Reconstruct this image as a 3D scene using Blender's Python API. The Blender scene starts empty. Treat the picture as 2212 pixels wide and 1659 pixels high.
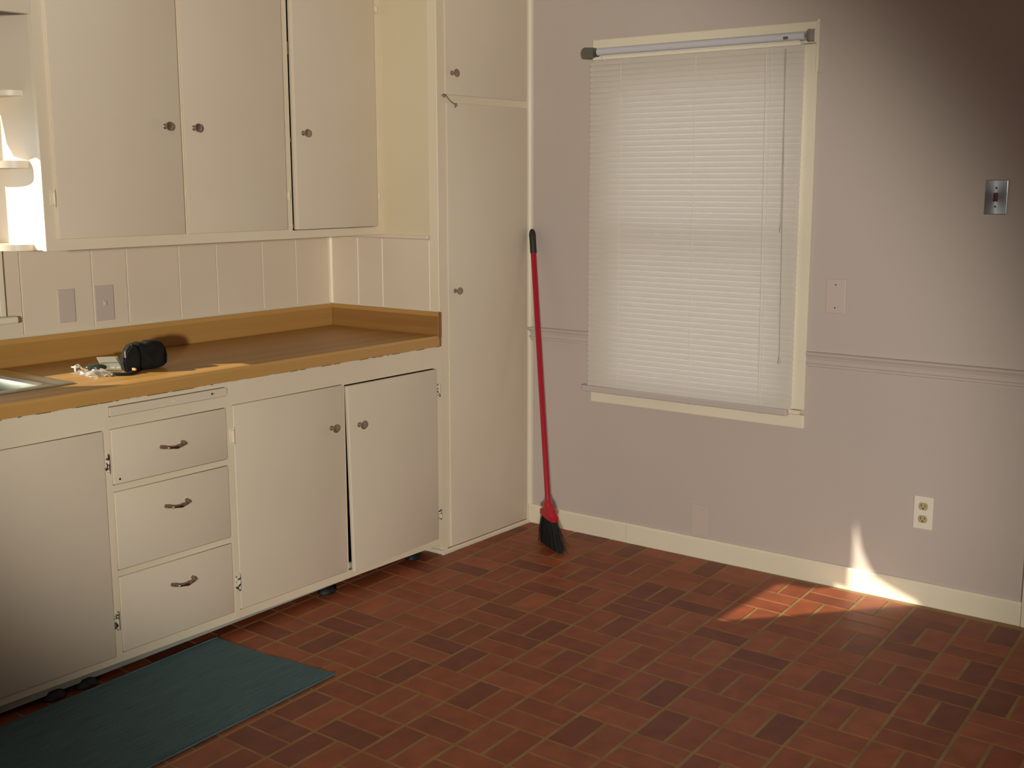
import bpy, bmesh, math, random
from mathutils import Vector, Matrix

random.seed(7)
PI = math.pi
scene = bpy.context.scene
col = scene.collection

# ------------------------------------------------------------------ camera
CAM = Vector((-4.1653, -3.6996, 1.5158))
FW = Vector((0.78259008, 0.5993182, -0.16843536))
RT = Vector((0.60775242, -0.7941244, -0.00185347))
UP = Vector((0.13486944, 0.10091649, 0.98571096))
FPX = 2563.91
cam_data = bpy.data.cameras.new('camera')
cam_data.sensor_fit = 'HORIZONTAL'
cam_data.sensor_width = 36.0
cam_data.lens = FPX * 36.0 / 2212.0
cam_data.clip_start = 0.05
cam = bpy.data.objects.new('camera', cam_data)
col.objects.link(cam)
cam.matrix_world = Matrix(((RT.x, UP.x, -FW.x, CAM.x), (RT.y, UP.y, -FW.y, CAM.y), (RT.z, UP.z, -FW.z, CAM.z), (0, 0, 0, 1)))
scene.camera = cam

# ------------------------------------------------------------------ world, sun, lamps, exposure
world = bpy.data.worlds.new('world'); scene.world = world; world.use_nodes = True
bg = world.node_tree.nodes['Background']
bg.inputs[0].default_value = (0.80, 0.90, 1.0, 1)
bg.inputs[1].default_value = 2.2

def aim(o, direction):
    o.rotation_euler = Vector(direction).to_track_quat('-Z', 'Y').to_euler()

SUN_DIR = Vector((1.0, -0.86, -0.62))
sun = bpy.data.lights.new('sun', 'SUN'); sun.energy = 8.0; sun.angle = math.radians(0.55); sun.color = (1.0, 0.93, 0.74)
so = bpy.data.objects.new('sun', sun); col.objects.link(so); aim(so, SUN_DIR); so.location = (-8, 5, 5)

def area(name, loc, target, sx, sy, power, color):
    l = bpy.data.lights.new(name, 'AREA'); l.shape = 'RECTANGLE'; l.size = sx; l.size_y = sy; l.energy = power; l.color = color
    o = bpy.data.objects.new(name, l); col.objects.link(o); o.location = loc; aim(o, Vector(target) - Vector(loc)); return o

# added soft fill standing in for light from the open rooms behind the photographer
area('room_fill', (-4.6, -5.8, 1.75), (-1.2, -0.8, 1.0), 1.8, 1.6, 4, (1.0, 0.95, 0.84))
# added main spot behind the camera; oval cone imitates the lens's dark corners
fl = bpy.data.lights.new('corner_falloff_spot', 'SPOT'); fl.energy = 1300; fl.color = (1.0, 0.97, 0.845)
fl.spot_size = math.radians(38.5); fl.spot_blend = 0.55; fl.shadow_soft_size = 0.14
fo = bpy.data.objects.new('corner_falloff_spot', fl); col.objects.link(fo)
LP = CAM - Vector((FW.x, FW.y, 0)) * 3.6 - RT * 0.16; LP.z = 1.70
aimp = CAM + FW * 4.4 + RT * (1030 - 1106) / FPX * 4.4 + UP * (829.5 - 680) / FPX * 4.4
zz = -(aimp - LP).normalized()
ang = math.radians(-42)
ax0 = RT - zz * RT.dot(zz); ax0.normalize(); ay0 = zz.cross(ax0)
ax = ax0 * math.cos(ang) + ay0 * math.sin(ang); ay = zz.cross(ax)
fo.matrix_world = Matrix(((ax.x, ay.x * .69, zz.x, LP.x), (ax.y, ay.y * .69, zz.y, LP.y), (ax.z, ay.z * .69, zz.z, LP.z), (0, 0, 0, 1)))

scene.view_settings.view_transform = 'Standard'
scene.view_settings.look = 'None'
scene.view_settings.exposure = 0.0
scene.view_settings.gamma = 1.0
scene.view_settings.use_curve_mapping = False

# ------------------------------------------------------------------ materials
def srgb(r, g, b):
    f = lambda c: (c / 255 / 12.92) if c / 255 <= .04045 else ((c / 255 + .055) / 1.055) ** 2.4
    return (f(r), f(g), f(b), 1)

def new_mat(name, color, rough=.5, metal=0.0, spec=.5):
    m = bpy.data.materials.new(name); m.use_nodes = True
    b = m.node_tree.nodes['Principled BSDF']
    b.inputs['Base Color'].default_value = color
    b.inputs['Roughness'].default_value = rough
    b.inputs['Metallic'].default_value = metal
    b.inputs['Specular IOR Level'].default_value = spec
    return m

def nd(m, t, **kw):
    n = m.node_tree.nodes.new(t)
    for k, v in kw.items(): setattr(n, k, v)
    return n

def lk(m, a, b): m.node_tree.links.new(a, b)

def noisy(m, c1, c2, scale=3.0, bump=.0, bscale=200.0, bdist=.001, detail=4, stretch=None):
    """two close colours mixed by noise in object space, plus a fine bump"""
    b = m.node_tree.nodes['Principled BSDF']
    tc = nd(m, 'ShaderNodeTexCoord')
    src = tc.outputs['Object']
    if stretch:
        mp = nd(m, 'ShaderNodeMapping'); mp.inputs['Scale'].default_value = stretch
        lk(m, src, mp.inputs['Vector']); src = mp.outputs['Vector']
    n = nd(m, 'ShaderNodeTexNoise'); n.inputs['Scale'].default_value = scale; n.inputs['Detail'].default_value = detail
    lk(m, src, n.inputs['Vector'])
    r = nd(m, 'ShaderNodeValToRGB')
    r.color_ramp.elements[0].color = c1; r.color_ramp.elements[1].color = c2
    r.color_ramp.elements[0].position = .35; r.color_ramp.elements[1].position = .65
    lk(m, n.outputs['Fac'], r.inputs['Fac']); lk(m, r.outputs['Color'], b.inputs['Base Color'])
    if bump:
        n2 = nd(m, 'ShaderNodeTexNoise'); n2.inputs['Scale'].default_value = bscale; n2.inputs['Detail'].default_value = 2
        lk(m, tc.outputs['Object'], n2.inputs['Vector'])
        bp = nd(m, 'ShaderNodeBump'); bp.inputs['Strength'].default_value = bump; bp.inputs['Distance'].default_value = bdist
        lk(m, n2.outputs['Fac'], bp.inputs['Height']); lk(m, bp.outputs['Normal'], b.inputs['Normal'])
    return m

M = {}
M['cream'] = noisy(new_mat('cream_paint', (0, 0, 0, 1), .42), srgb(225, 209, 189), srgb(230, 215, 196), 1.5, .15, 90, .001)
M['cream_frame'] = noisy(new_mat('cream_frame_paint', (0, 0, 0, 1), .36), srgb(231, 215, 191), srgb(237, 222, 199), 1.5, .15, 90, .001)
M['cream_yellow'] = noisy(new_mat('yellowed_cream_paint', (0, 0, 0, 1), .45), srgb(222, 207, 176), srgb(226, 212, 182), 1.2, .15, 90, .001)
M['lavender'] = noisy(new_mat('lavender_wall_paint', (0, 0, 0, 1), .6), srgb(194, 180, 173), srgb(198, 184, 177), 1.0, .2, 60, .001)
M['lav_plate'] = new_mat('lavender_plate_paint', srgb(204, 187, 178), .45)
M['trim'] = noisy(new_mat('trim_paint', (0, 0, 0, 1), .38), srgb(231, 220, 198), srgb(237, 226, 205), 2, .1, 60, .001)
M['dirt'] = new_mat('rusty_grime', srgb(150, 96, 52), .8)
M['dark'] = new_mat('dark_gap', srgb(30, 26, 22), .9)
M['wood_dark'] = noisy(new_mat('bare_wood', (0, 0, 0, 1), .7), srgb(96, 66, 40), srgb(124, 88, 56), 20)
M['knob'] = new_mat('brushed_nickel', srgb(176, 152, 142), .30, .85)
M['pull'] = new_mat('antique_nickel', srgb(160, 134, 116), .33, 1.0)
M['steel'] = new_mat('stainless_steel', srgb(205, 208, 200), .22, 1.0)
M['chrome'] = new_mat('zinc', srgb(150, 148, 138), .3, 1.0)
M['grip'] = new_mat('black_grip', srgb(42, 38, 36), .55)
M['red'] = new_mat('red_handle_coat', srgb(172, 26, 48), .22)
M['red_plastic'] = new_mat('red_plastic', srgb(184, 26, 44), .38)
M['bristle'] = noisy(new_mat('black_bristle', (0, 0, 0, 1), .7, 0, .3), srgb(18, 19, 18), srgb(30, 31, 28), 60)
M['rubber'] = new_mat('black_rubber', srgb(20, 20, 20), .6)
M['white_plastic'] = new_mat('white_plastic', srgb(236, 228, 212), .35)
M['almond'] = new_mat('almond_plastic', srgb(186, 170, 128), .4)
M['grey_plastic'] = new_mat('grey_plastic', srgb(98, 96, 86), .5)
M['tube'] = new_mat('roller_fabric', srgb(206, 204, 212), .5)
M['bracket'] = new_mat('bracket_metal', srgb(170, 165, 165), .35, .8)
M['cord'] = new_mat('white_cord', srgb(232, 226, 214), .6)
M['rail'] = new_mat('bottom_rail', srgb(198, 186, 180), .45)
M['caulk'] = new_mat('white_caulk', srgb(225, 215, 215), .6)
M['bag'] = noisy(new_mat('black_pouch_fabric', (0, 0, 0, 1), .85, 0, .2), srgb(20, 18, 17), srgb(30, 28, 26), 30, .4, 500, .001)
M['silver'] = new_mat('silver_card', srgb(176, 172, 158), .28, .35)
M['green_dark'] = new_mat('dark_green_plastic', srgb(52, 58, 48), .2)
M['label'] = new_mat('orange_label', srgb(196, 140, 80), .5)
M['toggle'] = new_mat('brown_toggle', srgb(92, 40, 34), .4)
M['plaster'] = new_mat('ceiling_paint', srgb(226, 218, 206), .7)
M['curtain'] = new_mat('curtain_cloth', srgb(206, 200, 190), .9)
M['underboard'] = noisy(new_mat('grey_board', (0, 0, 0, 1), .6), srgb(150, 152, 144), srgb(172, 174, 166), 6)
M['soil'] = new_mat('ground', srgb(120, 122, 100), .9)

# worn paint with dark chips, for the hinges
m = new_mat('chipped_hinge_paint', srgb(222, 210, 192), .4); M['hinge_worn'] = m
noisy(m, srgb(48, 46, 42), srgb(222, 210, 192), 95.0, .2, 200, .001, 2)
m.node_tree.nodes['Color Ramp'].color_ramp.elements[0].position = .44
m.node_tree.nodes['Color Ramp'].color_ramp.elements[1].position = .50
M['hinge'] = M['cream_frame']

# clear plastic film
m = bpy.data.materials.new('clear_plastic'); m.use_nodes = True; M['clear'] = m
nt = m.node_tree; nt.nodes.remove(nt.nodes['Principled BSDF'])
tr = nd(m, 'ShaderNodeBsdfTransparent'); gl = nd(m, 'ShaderNodeBsdfGlossy'); gl.inputs['Roughness'].default_value = .12
df = nd(m, 'ShaderNodeBsdfDiffuse'); df.inputs[0].default_value = (.85, .85, .8, 1)
m1 = nd(m, 'ShaderNodeMixShader'); m1.inputs[0].default_value = .32; m2 = nd(m, 'ShaderNodeMixShader'); m2.inputs[0].default_value = .12
lk(m, tr.outputs[0], m1.inputs[1]); lk(m, gl.outputs[0], m1.inputs[2]); lk(m, m1.outputs[0], m2.inputs[1]); lk(m, df.outputs[0], m2.inputs[2])
lk(m, m2.outputs[0], nt.nodes['Material Output'].inputs[0])
# window glass
m = bpy.data.materials.new('window_glass'); m.use_nodes = True; M['glass'] = m
nt = m.node_tree; nt.nodes.remove(nt.nodes['Principled BSDF'])
tr = nd(m, 'ShaderNodeBsdfTransparent'); gl = nd(m, 'ShaderNodeBsdfGlossy'); gl.inputs['Roughness'].default_value = .02
m1 = nd(m, 'ShaderNodeMixShader'); m1.inputs[0].default_value = .05; lk(m, tr.outputs[0], m1.inputs[1]); lk(m, gl.outputs[0], m1.inputs[2])
lk(m, m1.outputs[0], nt.nodes['Material Output'].inputs[0])
# blind slats: thin white vinyl that lets daylight glow through
m = bpy.data.materials.new('blind_vinyl'); m.use_nodes = True; M['slat'] = m
nt = m.node_tree; pb = nt.nodes['Principled BSDF']
pb.inputs['Base Color'].default_value = srgb(236, 227, 220); pb.inputs['Roughness'].default_value = .4
tl = nd(m, 'ShaderNodeBsdfTranslucent'); tl.inputs[0].default_value = srgb(240, 234, 226)
mx = nd(m, 'ShaderNodeMixShader'); mx.inputs[0].default_value = .36
lk(m, pb.outputs[0], mx.inputs[1]); lk(m, tl.outputs[0], mx.inputs[2]); lk(m, mx.outputs[0], nt.nodes['Material Output'].inputs[0])

# bricks of the floor: every brick its own shade
m = new_mat('floor_brick', (0, 0, 0, 1), .5, 0, .35); M['brick'] = m
b = m.node_tree.nodes['Principled BSDF']
oi = nd(m, 'ShaderNodeObjectInfo'); at = nd(m, 'ShaderNodeAttribute'); at.attribute_name = 'shade'
ad = nd(m, 'ShaderNodeMath', operation='ADD'); lk(m, oi.outputs['Random'], ad.inputs[0]); lk(m, at.outputs['Fac'], ad.inputs[1])
frc = nd(m, 'ShaderNodeMath', operation='FRACT'); lk(m, ad.outputs[0], frc.inputs[0])
rp = nd(m, 'ShaderNodeValToRGB'); cr = rp.color_ramp
cr.elements[0].position = 0; cr.elements[0].color = srgb(122, 62, 44)
cr.elements[1].position = 1; cr.elements[1].color = srgb(164, 88, 54)
for p_, c_ in ((.12, (126, 64, 44)), (.3, (142, 72, 44)), (.6, (154, 80, 48)), (.8, (148, 79, 50))):
    e = cr.elements.new(p_); e.color = srgb(*c_)
lk(m, frc.outputs[0], rp.inputs[0])
tc = nd(m, 'ShaderNodeTexCoord'); geo = nd(m, 'ShaderNodeNewGeometry')
n1 = nd(m, 'ShaderNodeTexNoise'); n1.inputs['Scale'].default_value = 14; n1.inputs['Detail'].default_value = 5
lk(m, geo.outputs['Position'], n1.inputs['Vector'])
n2 = nd(m, 'ShaderNodeTexNoise'); n2.inputs['Scale'].default_value = 260; n2.inputs['Detail'].default_value = 2
lk(m, geo.outputs['Position'], n2.inputs['Vector'])
mm = nd(m, 'ShaderNodeMix', data_type='RGBA', blend_type='MULTIPLY'); mm.inputs[0].default_value = .8
r2 = nd(m, 'ShaderNodeValToRGB'); r2.color_ramp.elements[0].color = (.72, .72, .72, 1); r2.color_ramp.elements[1].color = (1.15, 1.12, 1.1, 1)
r2.color_ramp.elements[0].position = .3; r2.color_ramp.elements[1].position = .7
lk(m, n1.outputs['Fac'], r2.inputs[0]); lk(m, rp.outputs[0], mm.inputs[6]); lk(m, r2.outputs[0], mm.inputs[7]); lk(m, mm.outputs[2], b.inputs['Base Color'])
bp = nd(m, 'ShaderNodeBump'); bp.inputs['Strength'].default_value = .35; bp.inputs['Distance'].default_value = .0012
lk(m, n2.outputs['Fac'], bp.inputs['Height']); lk(m, bp.outputs['Normal'], b.inputs['Normal'])
M['grout'] = noisy(new_mat('floor_grout', (0, 0, 0, 1), .6), srgb(140, 106, 62), srgb(156, 122, 76), 12, .3, 300, .001)

# butcher-block patterned laminate
def laminate(name, strip_axis, strip_w, tones, grain, mixs=.55, rough=.33):
    m = new_mat(name, (0, 0, 0, 1), rough); b = m.node_tree.nodes['Principled BSDF']
    g = nd(m, 'ShaderNodeNewGeometry'); s = nd(m, 'ShaderNodeSeparateXYZ'); lk(m, g.outputs['Position'], s.inputs[0])
    dv = nd(m, 'ShaderNodeMath', operation='DIVIDE'); dv.inputs[1].default_value = strip_w; lk(m, s.outputs[strip_axis], dv.inputs[0])
    flr = nd(m, 'ShaderNodeMath', operation='FLOOR'); lk(m, dv.outputs[0], flr.inputs[0])
    wn = nd(m, 'ShaderNodeTexWhiteNoise', noise_dimensions='1D'); lk(m, flr.outputs[0], wn.inputs['W'])
    mp = nd(m, 'ShaderNodeMapping'); mp.inputs['Scale'].default_value = grain; lk(m, g.outputs['Position'], mp.inputs['Vector'])
    n = nd(m, 'ShaderNodeTexNoise'); n.inputs['Scale'].default_value = 6; n.inputs['Detail'].default_value = 6; lk(m, mp.outputs[0], n.inputs['Vector'])
    a = nd(m, 'ShaderNodeMath', operation='MULTIPLY'); a.inputs[1].default_value = mixs; lk(m, wn.outputs[0], a.inputs[0])
    a2 = nd(m, 'ShaderNodeMath', operation='MULTIPLY_ADD'); a2.inputs[1].default_value = 1.1 - mixs; lk(m, n.outputs['Fac'], a2.inputs[0]); lk(m, a.outputs[0], a2.inputs[2])
    r = nd(m, 'ShaderNodeValToRGB'); r.color_ramp.elements[0].color = tones[0]; r.color_ramp.elements[1].color = tones[2]
    e = r.color_ramp.elements.new(.55); e.color = tones[1]
    r.color_ramp.elements[0].position = .25; r.color_ramp.elements[-1].position = .85
    lk(m, a2.outputs[0], r.inputs[0]); lk(m, r.outputs[0], b.inputs['Base Color']); return m
T3 = (srgb(178, 132, 72), srgb(194, 148, 84), srgb(208, 164, 98))
M['lam_back'] = laminate('laminate_backsplash', 2, .0235, T3, (1.2, 8, 60), .78)
M['lam_side'] = laminate('laminate_side_splash', 2, .0235, (srgb(150, 106, 54), srgb(184, 138, 76), srgb(206, 162, 96)), (8, 1.2, 60), .85)
M['lam_top'] = laminate('laminate_top', 1, .045, (srgb(168, 124, 64), srgb(178, 132, 70), srgb(188, 143, 80)), (1.2, 60, 8), .5, .42)
M['lam_edge'] = laminate('laminate_edge', 2, .06, (srgb(186, 138, 76), srgb(194, 148, 84), srgb(202, 156, 92)), (1.2, 8, 60))
M['lam_end'] = new_mat('laminate_end_cap', srgb(150, 98, 52), .45)

# woven blue rug
m = new_mat('blue_woven_rug', (0, 0, 0, 1), .95, 0, .1); M['rug'] = m
b = m.node_tree.nodes['Principled BSDF']
tc = nd(m, 'ShaderNodeTexCoord')
mp = nd(m, 'ShaderNodeMapping'); mp.inputs['Scale'].default_value = (6, 170, 1); lk(m, tc.outputs['Object'], mp.inputs[0])
n1 = nd(m, 'ShaderNodeTexNoise'); n1.inputs['Scale'].default_value = 1.2; n1.inputs['Detail'].default_value = 3; lk(m, mp.outputs[0], n1.inputs['Vector'])
n2 = nd(m, 'ShaderNodeTexNoise'); n2.inputs['Scale'].default_value = 330; lk(m, tc.outputs['Object'], n2.inputs['Vector'])
av = nd(m, 'ShaderNodeMath', operation='ADD'); lk(m, n1.outputs['Fac'], av.inputs[0]); lk(m, n2.outputs['Fac'], av.inputs[1])
r = nd(m, 'ShaderNodeValToRGB'); r.color_ramp.elements[0].position = .32; r.color_ramp.elements[1].position = .68
r.color_ramp.elements[0].color = srgb(70, 92, 98); r.color_ramp.elements[1].color = srgb(100, 126, 132)
hf = nd(m, 'ShaderNodeMath', operation='MULTIPLY'); hf.inputs[1].default_value = .5; lk(m, av.outputs[0], hf.inputs[0])
lk(m, hf.outputs[0], r.inputs[0]); lk(m, r.outputs[0], b.inputs['Base Color'])
bp = nd(m, 'ShaderNodeBump'); bp.inputs['Strength'].default_value = .8; bp.inputs['Distance'].default_value = .003
lk(m, hf.outputs[0], bp.inputs['Height']); lk(m, bp.outputs['Normal'], b.inputs['Normal'])

# radially brushed steel switch plate
m = new_mat('brushed_steel_plate', srgb(200, 196, 190), .24, 1.0); M['plate_steel'] = m
b = m.node_tree.nodes['Principled BSDF']; b.inputs['Anisotropic'].default_value = .85
tg = nd(m, 'ShaderNodeTangent'); tg.direction_type = 'RADIAL'; tg.axis = 'X'; lk(m, tg.outputs[0], b.inputs['Tangent'])

# ------------------------------------------------------------------ mesh helpers
ORG = {}   # world origin of every object, so parts can be given in world coordinates

class MB:
    def __init__(s): s.bm = bmesh.new()
    def box(s, x0, x1, y0, y1, z0, z1, bev=0, seg=1):
        r = bmesh.ops.create_cube(s.bm, size=1.0); vs = r['verts']
        for v in vs:
            v.co = Vector((x0 + (v.co.x + .5) * (x1 - x0), y0 + (v.co.y + .5) * (y1 - y0), z0 + (v.co.z + .5) * (z1 - z0)))
        if bev:
            es = list({e for v in vs for e in v.link_edges})
            bmesh.ops.bevel(s.bm, geom=es, offset=bev, segments=seg, affect='EDGES', profile=.5)
        return s
    def cyl(s, a, b, r, n=16, r2=None, cap=True):
        a, b = Vector(a), Vector(b); d = b - a
        mt = Matrix.Translation((a + b) / 2) @ d.to_track_quat('Z', 'Y').to_matrix().to_4x4()
        bmesh.ops.create_cone(s.bm, cap_ends=cap, segments=n, radius1=r, radius2=r if r2 is None else r2, depth=d.length, matrix=mt); return s
    def lathe(s, origin, axis, prof, n=24):
        """prof: list of (distance along axis, radius)"""
        q = Vector(axis).to_track_quat('Z', 'Y').to_matrix(); o = Vector(origin); rings = []
        for t, r in prof:
            if r < 1e-6: rings.append([s.bm.verts.new(o + q @ Vector((0, 0, t)))])
            else: rings.append([s.bm.verts.new(o + q @ Vector((r * math.cos(2 * PI * i / n), r * math.sin(2 * PI * i / n), t))) for i in range(n)])
        for A, B in zip(rings, rings[1:]):
            for i in range(n):
                j = (i + 1) % n
                if len(A) == 1 and len(B) == 1: continue
                if len(A) == 1: s.bm.faces.new((A[0], B[i], B[j]))
                elif len(B) == 1: s.bm.faces.new((A[i], A[j], B[0]))
                else: s.bm.faces.new((A[i], A[j], B[j], B[i]))
        for R_, fl_ in ((rings[0], True), (rings[-1], False)):
            if len(R_) > 1: s.bm.faces.new(list(reversed(R_)) if fl_ else R_)
        return s
    def tube(s, pts, rad, n=10):
        """rad a number or one radius per point"""
        pts = [Vector(p) for p in pts]; rr = rad if isinstance(rad, (list, tuple)) else [rad] * len(pts); rings = []
        up = Vector((0, 0, 1))
        for i, p in enumerate(pts):
            t = (pts[min(i + 1, len(pts) - 1)] - pts[max(i - 1, 0)]).normalized()
            if abs(t.dot(up)) > .95: up = Vector((1, 0, 0))
            u = t.cross(up).normalized(); w = u.cross(t)
            up = w
            rings.append([s.bm.verts.new(p + (u * math.cos(2 * PI * k / n) + w * math.sin(2 * PI * k / n)) * rr[i]) for k in range(n)])
        for A, B in zip(rings, rings[1:]):
            for i in range(n): s.bm.faces.new((A[i], A[(i + 1) % n], B[(i + 1) % n], B[i]))
        s.bm.faces.new(list(reversed(rings[0]))); s.bm.faces.new(rings[-1]); return s
    def plate(s, a0, a1, b0, b1, holes, t0, t1, axis='y'):
        """slab with rectangular holes. a,b are in-plane ranges, t the thickness range along axis"""
        As = sorted({a0, a1, *[h[0] for h in holes], *[h[1] for h in holes]}); As = [a for a in As if a0 <= a <= a1]
        Bs = sorted({b0, b1, *[h[2] for h in holes], *[h[3] for h in holes]}); Bs = [b for b in Bs if b0 <= b <= b1]
        def P(a, b, t):
            return Vector({'y': (a, t, b), 'x': (t, a, b), 'z': (a, b, t)}[axis])
        cache = {}
        def V(i, j, k):
            if (i, j, k) not in cache: cache[(i, j, k)] = s.bm.verts.new(P(As[i], Bs[j], (t0, t1)[k]))
            return cache[(i, j, k)]
        na, nb = len(As) - 1, len(Bs) - 1
        def solid(i, j):
            if not (0 <= i < na and 0 <= j < nb): return False
            ca, cb = (As[i] + As[i + 1]) / 2, (Bs[j] + Bs[j + 1]) / 2
            return not any(h[0] < ca < h[1] and h[2] < cb < h[3] for h in holes)
        for i in range(na):
            for j in range(nb):
                if not solid(i, j): continue
                s.bm.faces.new((V(i, j, 0), V(i + 1, j, 0), V(i + 1, j + 1, 0), V(i, j + 1, 0)))
                s.bm.faces.new((V(i, j, 1), V(i, j + 1, 1), V(i + 1, j + 1, 1), V(i + 1, j, 1)))
                for (di, dj, e) in ((-1, 0, ((i, j), (i, j + 1))), (1, 0, ((i + 1, j), (i + 1, j + 1))), (0, -1, ((i, j), (i + 1, j))), (0, 1, ((i, j + 1), (i + 1, j + 1)))):
                    if not solid(i + di, j + dj):
                        p, q = e; s.bm.faces.new((V(*p, 0), V(*q, 0), V(*q, 1), V(*p, 1)))
        bmesh.ops.recalc_face_normals(s.bm, faces=s.bm.faces); return s
    def prism(s, pts, axis, t0, t1):
        """extrude a closed 2-D outline along an axis; pts order (u,v) = remaining axes in xyz order"""
        def P(u, v, t): return Vector({'x': (t, u, v), 'y': (u, t, v), 'z': (u, v, t)}[axis])
        A = [s.bm.verts.new(P(u, v, t0)) for u, v in pts]; B = [s.bm.verts.new(P(u, v, t1)) for u, v in pts]
        n = len(pts)
        for i in range(n): s.bm.faces.new((A[i], A[(i + 1) % n], B[(i + 1) % n], B[i]))
        s.bm.faces.new(list(reversed(A))); s.bm.faces.new(B)
        bmesh.ops.recalc_face_normals(s.bm, faces=s.bm.faces); return s

def link(name, mb, mat, parent=None, origin=None, smooth=False):
    bm = mb.bm
    w = Vector(origin) if origin is not None else (ORG[parent.name] if parent else None)
    if w is None:
        xs = [v.co for v in bm.verts]
        w = Vector(((min(c.x for c in xs) + max(c.x for c in xs)) / 2, (min(c.y for c in xs) + max(c.y for c in xs)) / 2, min(c.z for c in xs)))
    for v in bm.verts: v.co -= w
    bmesh.ops.recalc_face_normals(bm, faces=bm.faces)
    me = bpy.data.meshes.new(name); bm.to_mesh(me); bm.free()
    if smooth:
        for p in me.polygons: p.use_smooth = True
        me.set_sharp_from_angle(angle=math.radians(38))
    me.materials.append(M[mat])
    o = bpy.data.objects.new(name, me); col.objects.link(o)
    if parent: o.parent = parent; o.location = w - ORG[parent.name]
    else: o.location = w
    ORG[o.name] = w
    return o

def thing(name, loc, label, cat, group=None):
    o = bpy.data.objects.new(name, None); col.objects.link(o); o.location = loc; o.empty_display_size = .05
    ORG[o.name] = Vector(loc); return tag(o, label, cat, group)

def tag(o, label, cat, group=None):
    o['label'] = label; o['category'] = cat
    if group: o['group'] = group
    return o

def struct(o, label=None):
    o['kind'] = 'structure'
    if label: o['label'] = label
    return o

# ------------------------------------------------------------------ dimensions (metres; corner of the room at x=0,y=0)
D = .610      # depth of base cabinets and tall pantry
P = .601      # width of pantry
UD = .307     # depth of wall cabinets
RX0, RY0, RH = -8.2, -7.4, 2.44
CT0, CT1 = .866, .910

# ------------------------------------------------------------------ room shell
floor_o = struct(link('floor', MB().box(RX0, .12, RY0, .12, -.10, 0), 'grout', origin=(0, 0, 0)), 'floor laid in basket-weave pairs of red brown bricks with olive grout')
struct(link('ceiling', MB().box(RX0, .12, RY0, .12, RH, RH + .1), 'plaster'), 'plain painted ceiling')
struct(link('wall_left', MB().plate(RY0, .12, 0, RH, [(-1.5, -.6, 1.0, 1.9)], RX0 - .1, RX0, 'x'), 'lavender'))
w3 = struct(link('reflection_window', MB().plate(-1.5, -.6, 1.0, 1.9, [(-1.46, -.64, 1.04, 1.42), (-1.46, -.64, 1.48, 1.86)], RX0 - .07, RX0 - .03, 'x'), 'trim', origin=(RX0 - .05, -1.05, 1.0)), 'unseen window added in the far left wall to brighten the switch plate')  # unseen, added so the steel switch plate has something bright to reflect
link('pane', MB().box(RX0 - .052, RX0 - .048, -1.47, -.63, 1.03, 1.87), 'glass', w3)
struct(link('wall_front', MB().box(RX0 - .1, .12, RY0 - .1, RY0, 0, RH), 'lavender'))
# back wall with the window over the sink (outside the frame, the sun comes in through it)
SWX0, SWX1, SWZ0, SWZ1 = -2.95, -2.20, 1.10, 2.00
wall_back = struct(link('wall_back', MB().plate(RX0, .12, 0, RH, [(SWX0, SWX1, SWZ0, SWZ1)], .006, .12, 'y'), 'cream', origin=(0, 0, 0)), 'cream wall behind the counter clad in vertical grooved planks')
# right wall with the window
WY0, WY1, WZ0, WZ1 = -1.850, -.995, .665, 1.985
wall_right = struct(link('wall_right', MB().plate(RY0, 0.0, 0, RH, [(WY0, WY1, WZ0, WZ1)], 0, .12, 'x'), 'lavender', origin=(0, 0, 0)), 'lavender painted wall with chair rail and window')

# ---- floor bricks, basket weave
OX, OY = -1.12031, -1.49910
ax_, ay_ = .18393, .01162
bx_, by_ = .00462, .18819
def gp(i, j): return (OX + i * ax_ + j * bx_, OY + i * ay_ + j * by_)
def project(p):
    d = Vector(p) - CAM; z = d.dot(FW)
    if z < .1: return None
    return (1106 + FPX * d.dot(RT) / z, 829.5 - FPX * d.dot(UP) / z, z)
GX, GY = .0062, .0047   # half joint widths along long joints / short joints
def brick_quad(i, j, k):
    """corners of brick k (0/1) of block (i,j) in grid units"""
    if (i + j) % 2 == 0: u0, u1, v0, v1 = i, i + 1, j + k * .5, j + k * .5 + .5
    else: u0, u1, v0, v1 = i + k * .5, i + k * .5 + .5, j, j + 1
    gu, gv = GY / .186, GX / .186
    return [gp(u0 + gu, v0 + gv), gp(u1 - gu, v0 + gv), gp(u1 - gu, v1 - gv), gp(u0 + gu, v1 - gv)]
def brick_into(bm, q, c, h=.0011, bev=.0009):
    vs = [Vector((x - c[0], y - c[1], 0)) for x, y in q]; ctr = sum(vs, Vector()) / 4
    lo = [bm.verts.new(v) for v in vs]
    mi = [bm.verts.new(v + Vector((0, 0, h - bev * .6))) for v in vs]
    hi = [bm.verts.new(v + (ctr - v).normalized() * bev * 1.4 + Vector((0, 0, h))) for v in vs]
    for A, B in ((lo, mi), (mi, hi)):
        for t in range(4): bm.faces.new((A[t], A[(t + 1) % 4], B[(t + 1) % 4], B[t]))
    return bm.faces.new(hi)
RUGQ = [(-1.768, -.607), (-1.797, -1.137), (-2.9, -1.222), (-2.87, -.675)]
def in_rug(x, y): return x < -1.80 and -1.13 - (-1.8 - x) * .077 < y < -.62 + (x + 1.77) * .068
def covered(x, y):
    return (x > -.60 and y > -D) or y > -.56 or in_rug(x, y)
cand = []; rest = []
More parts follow.
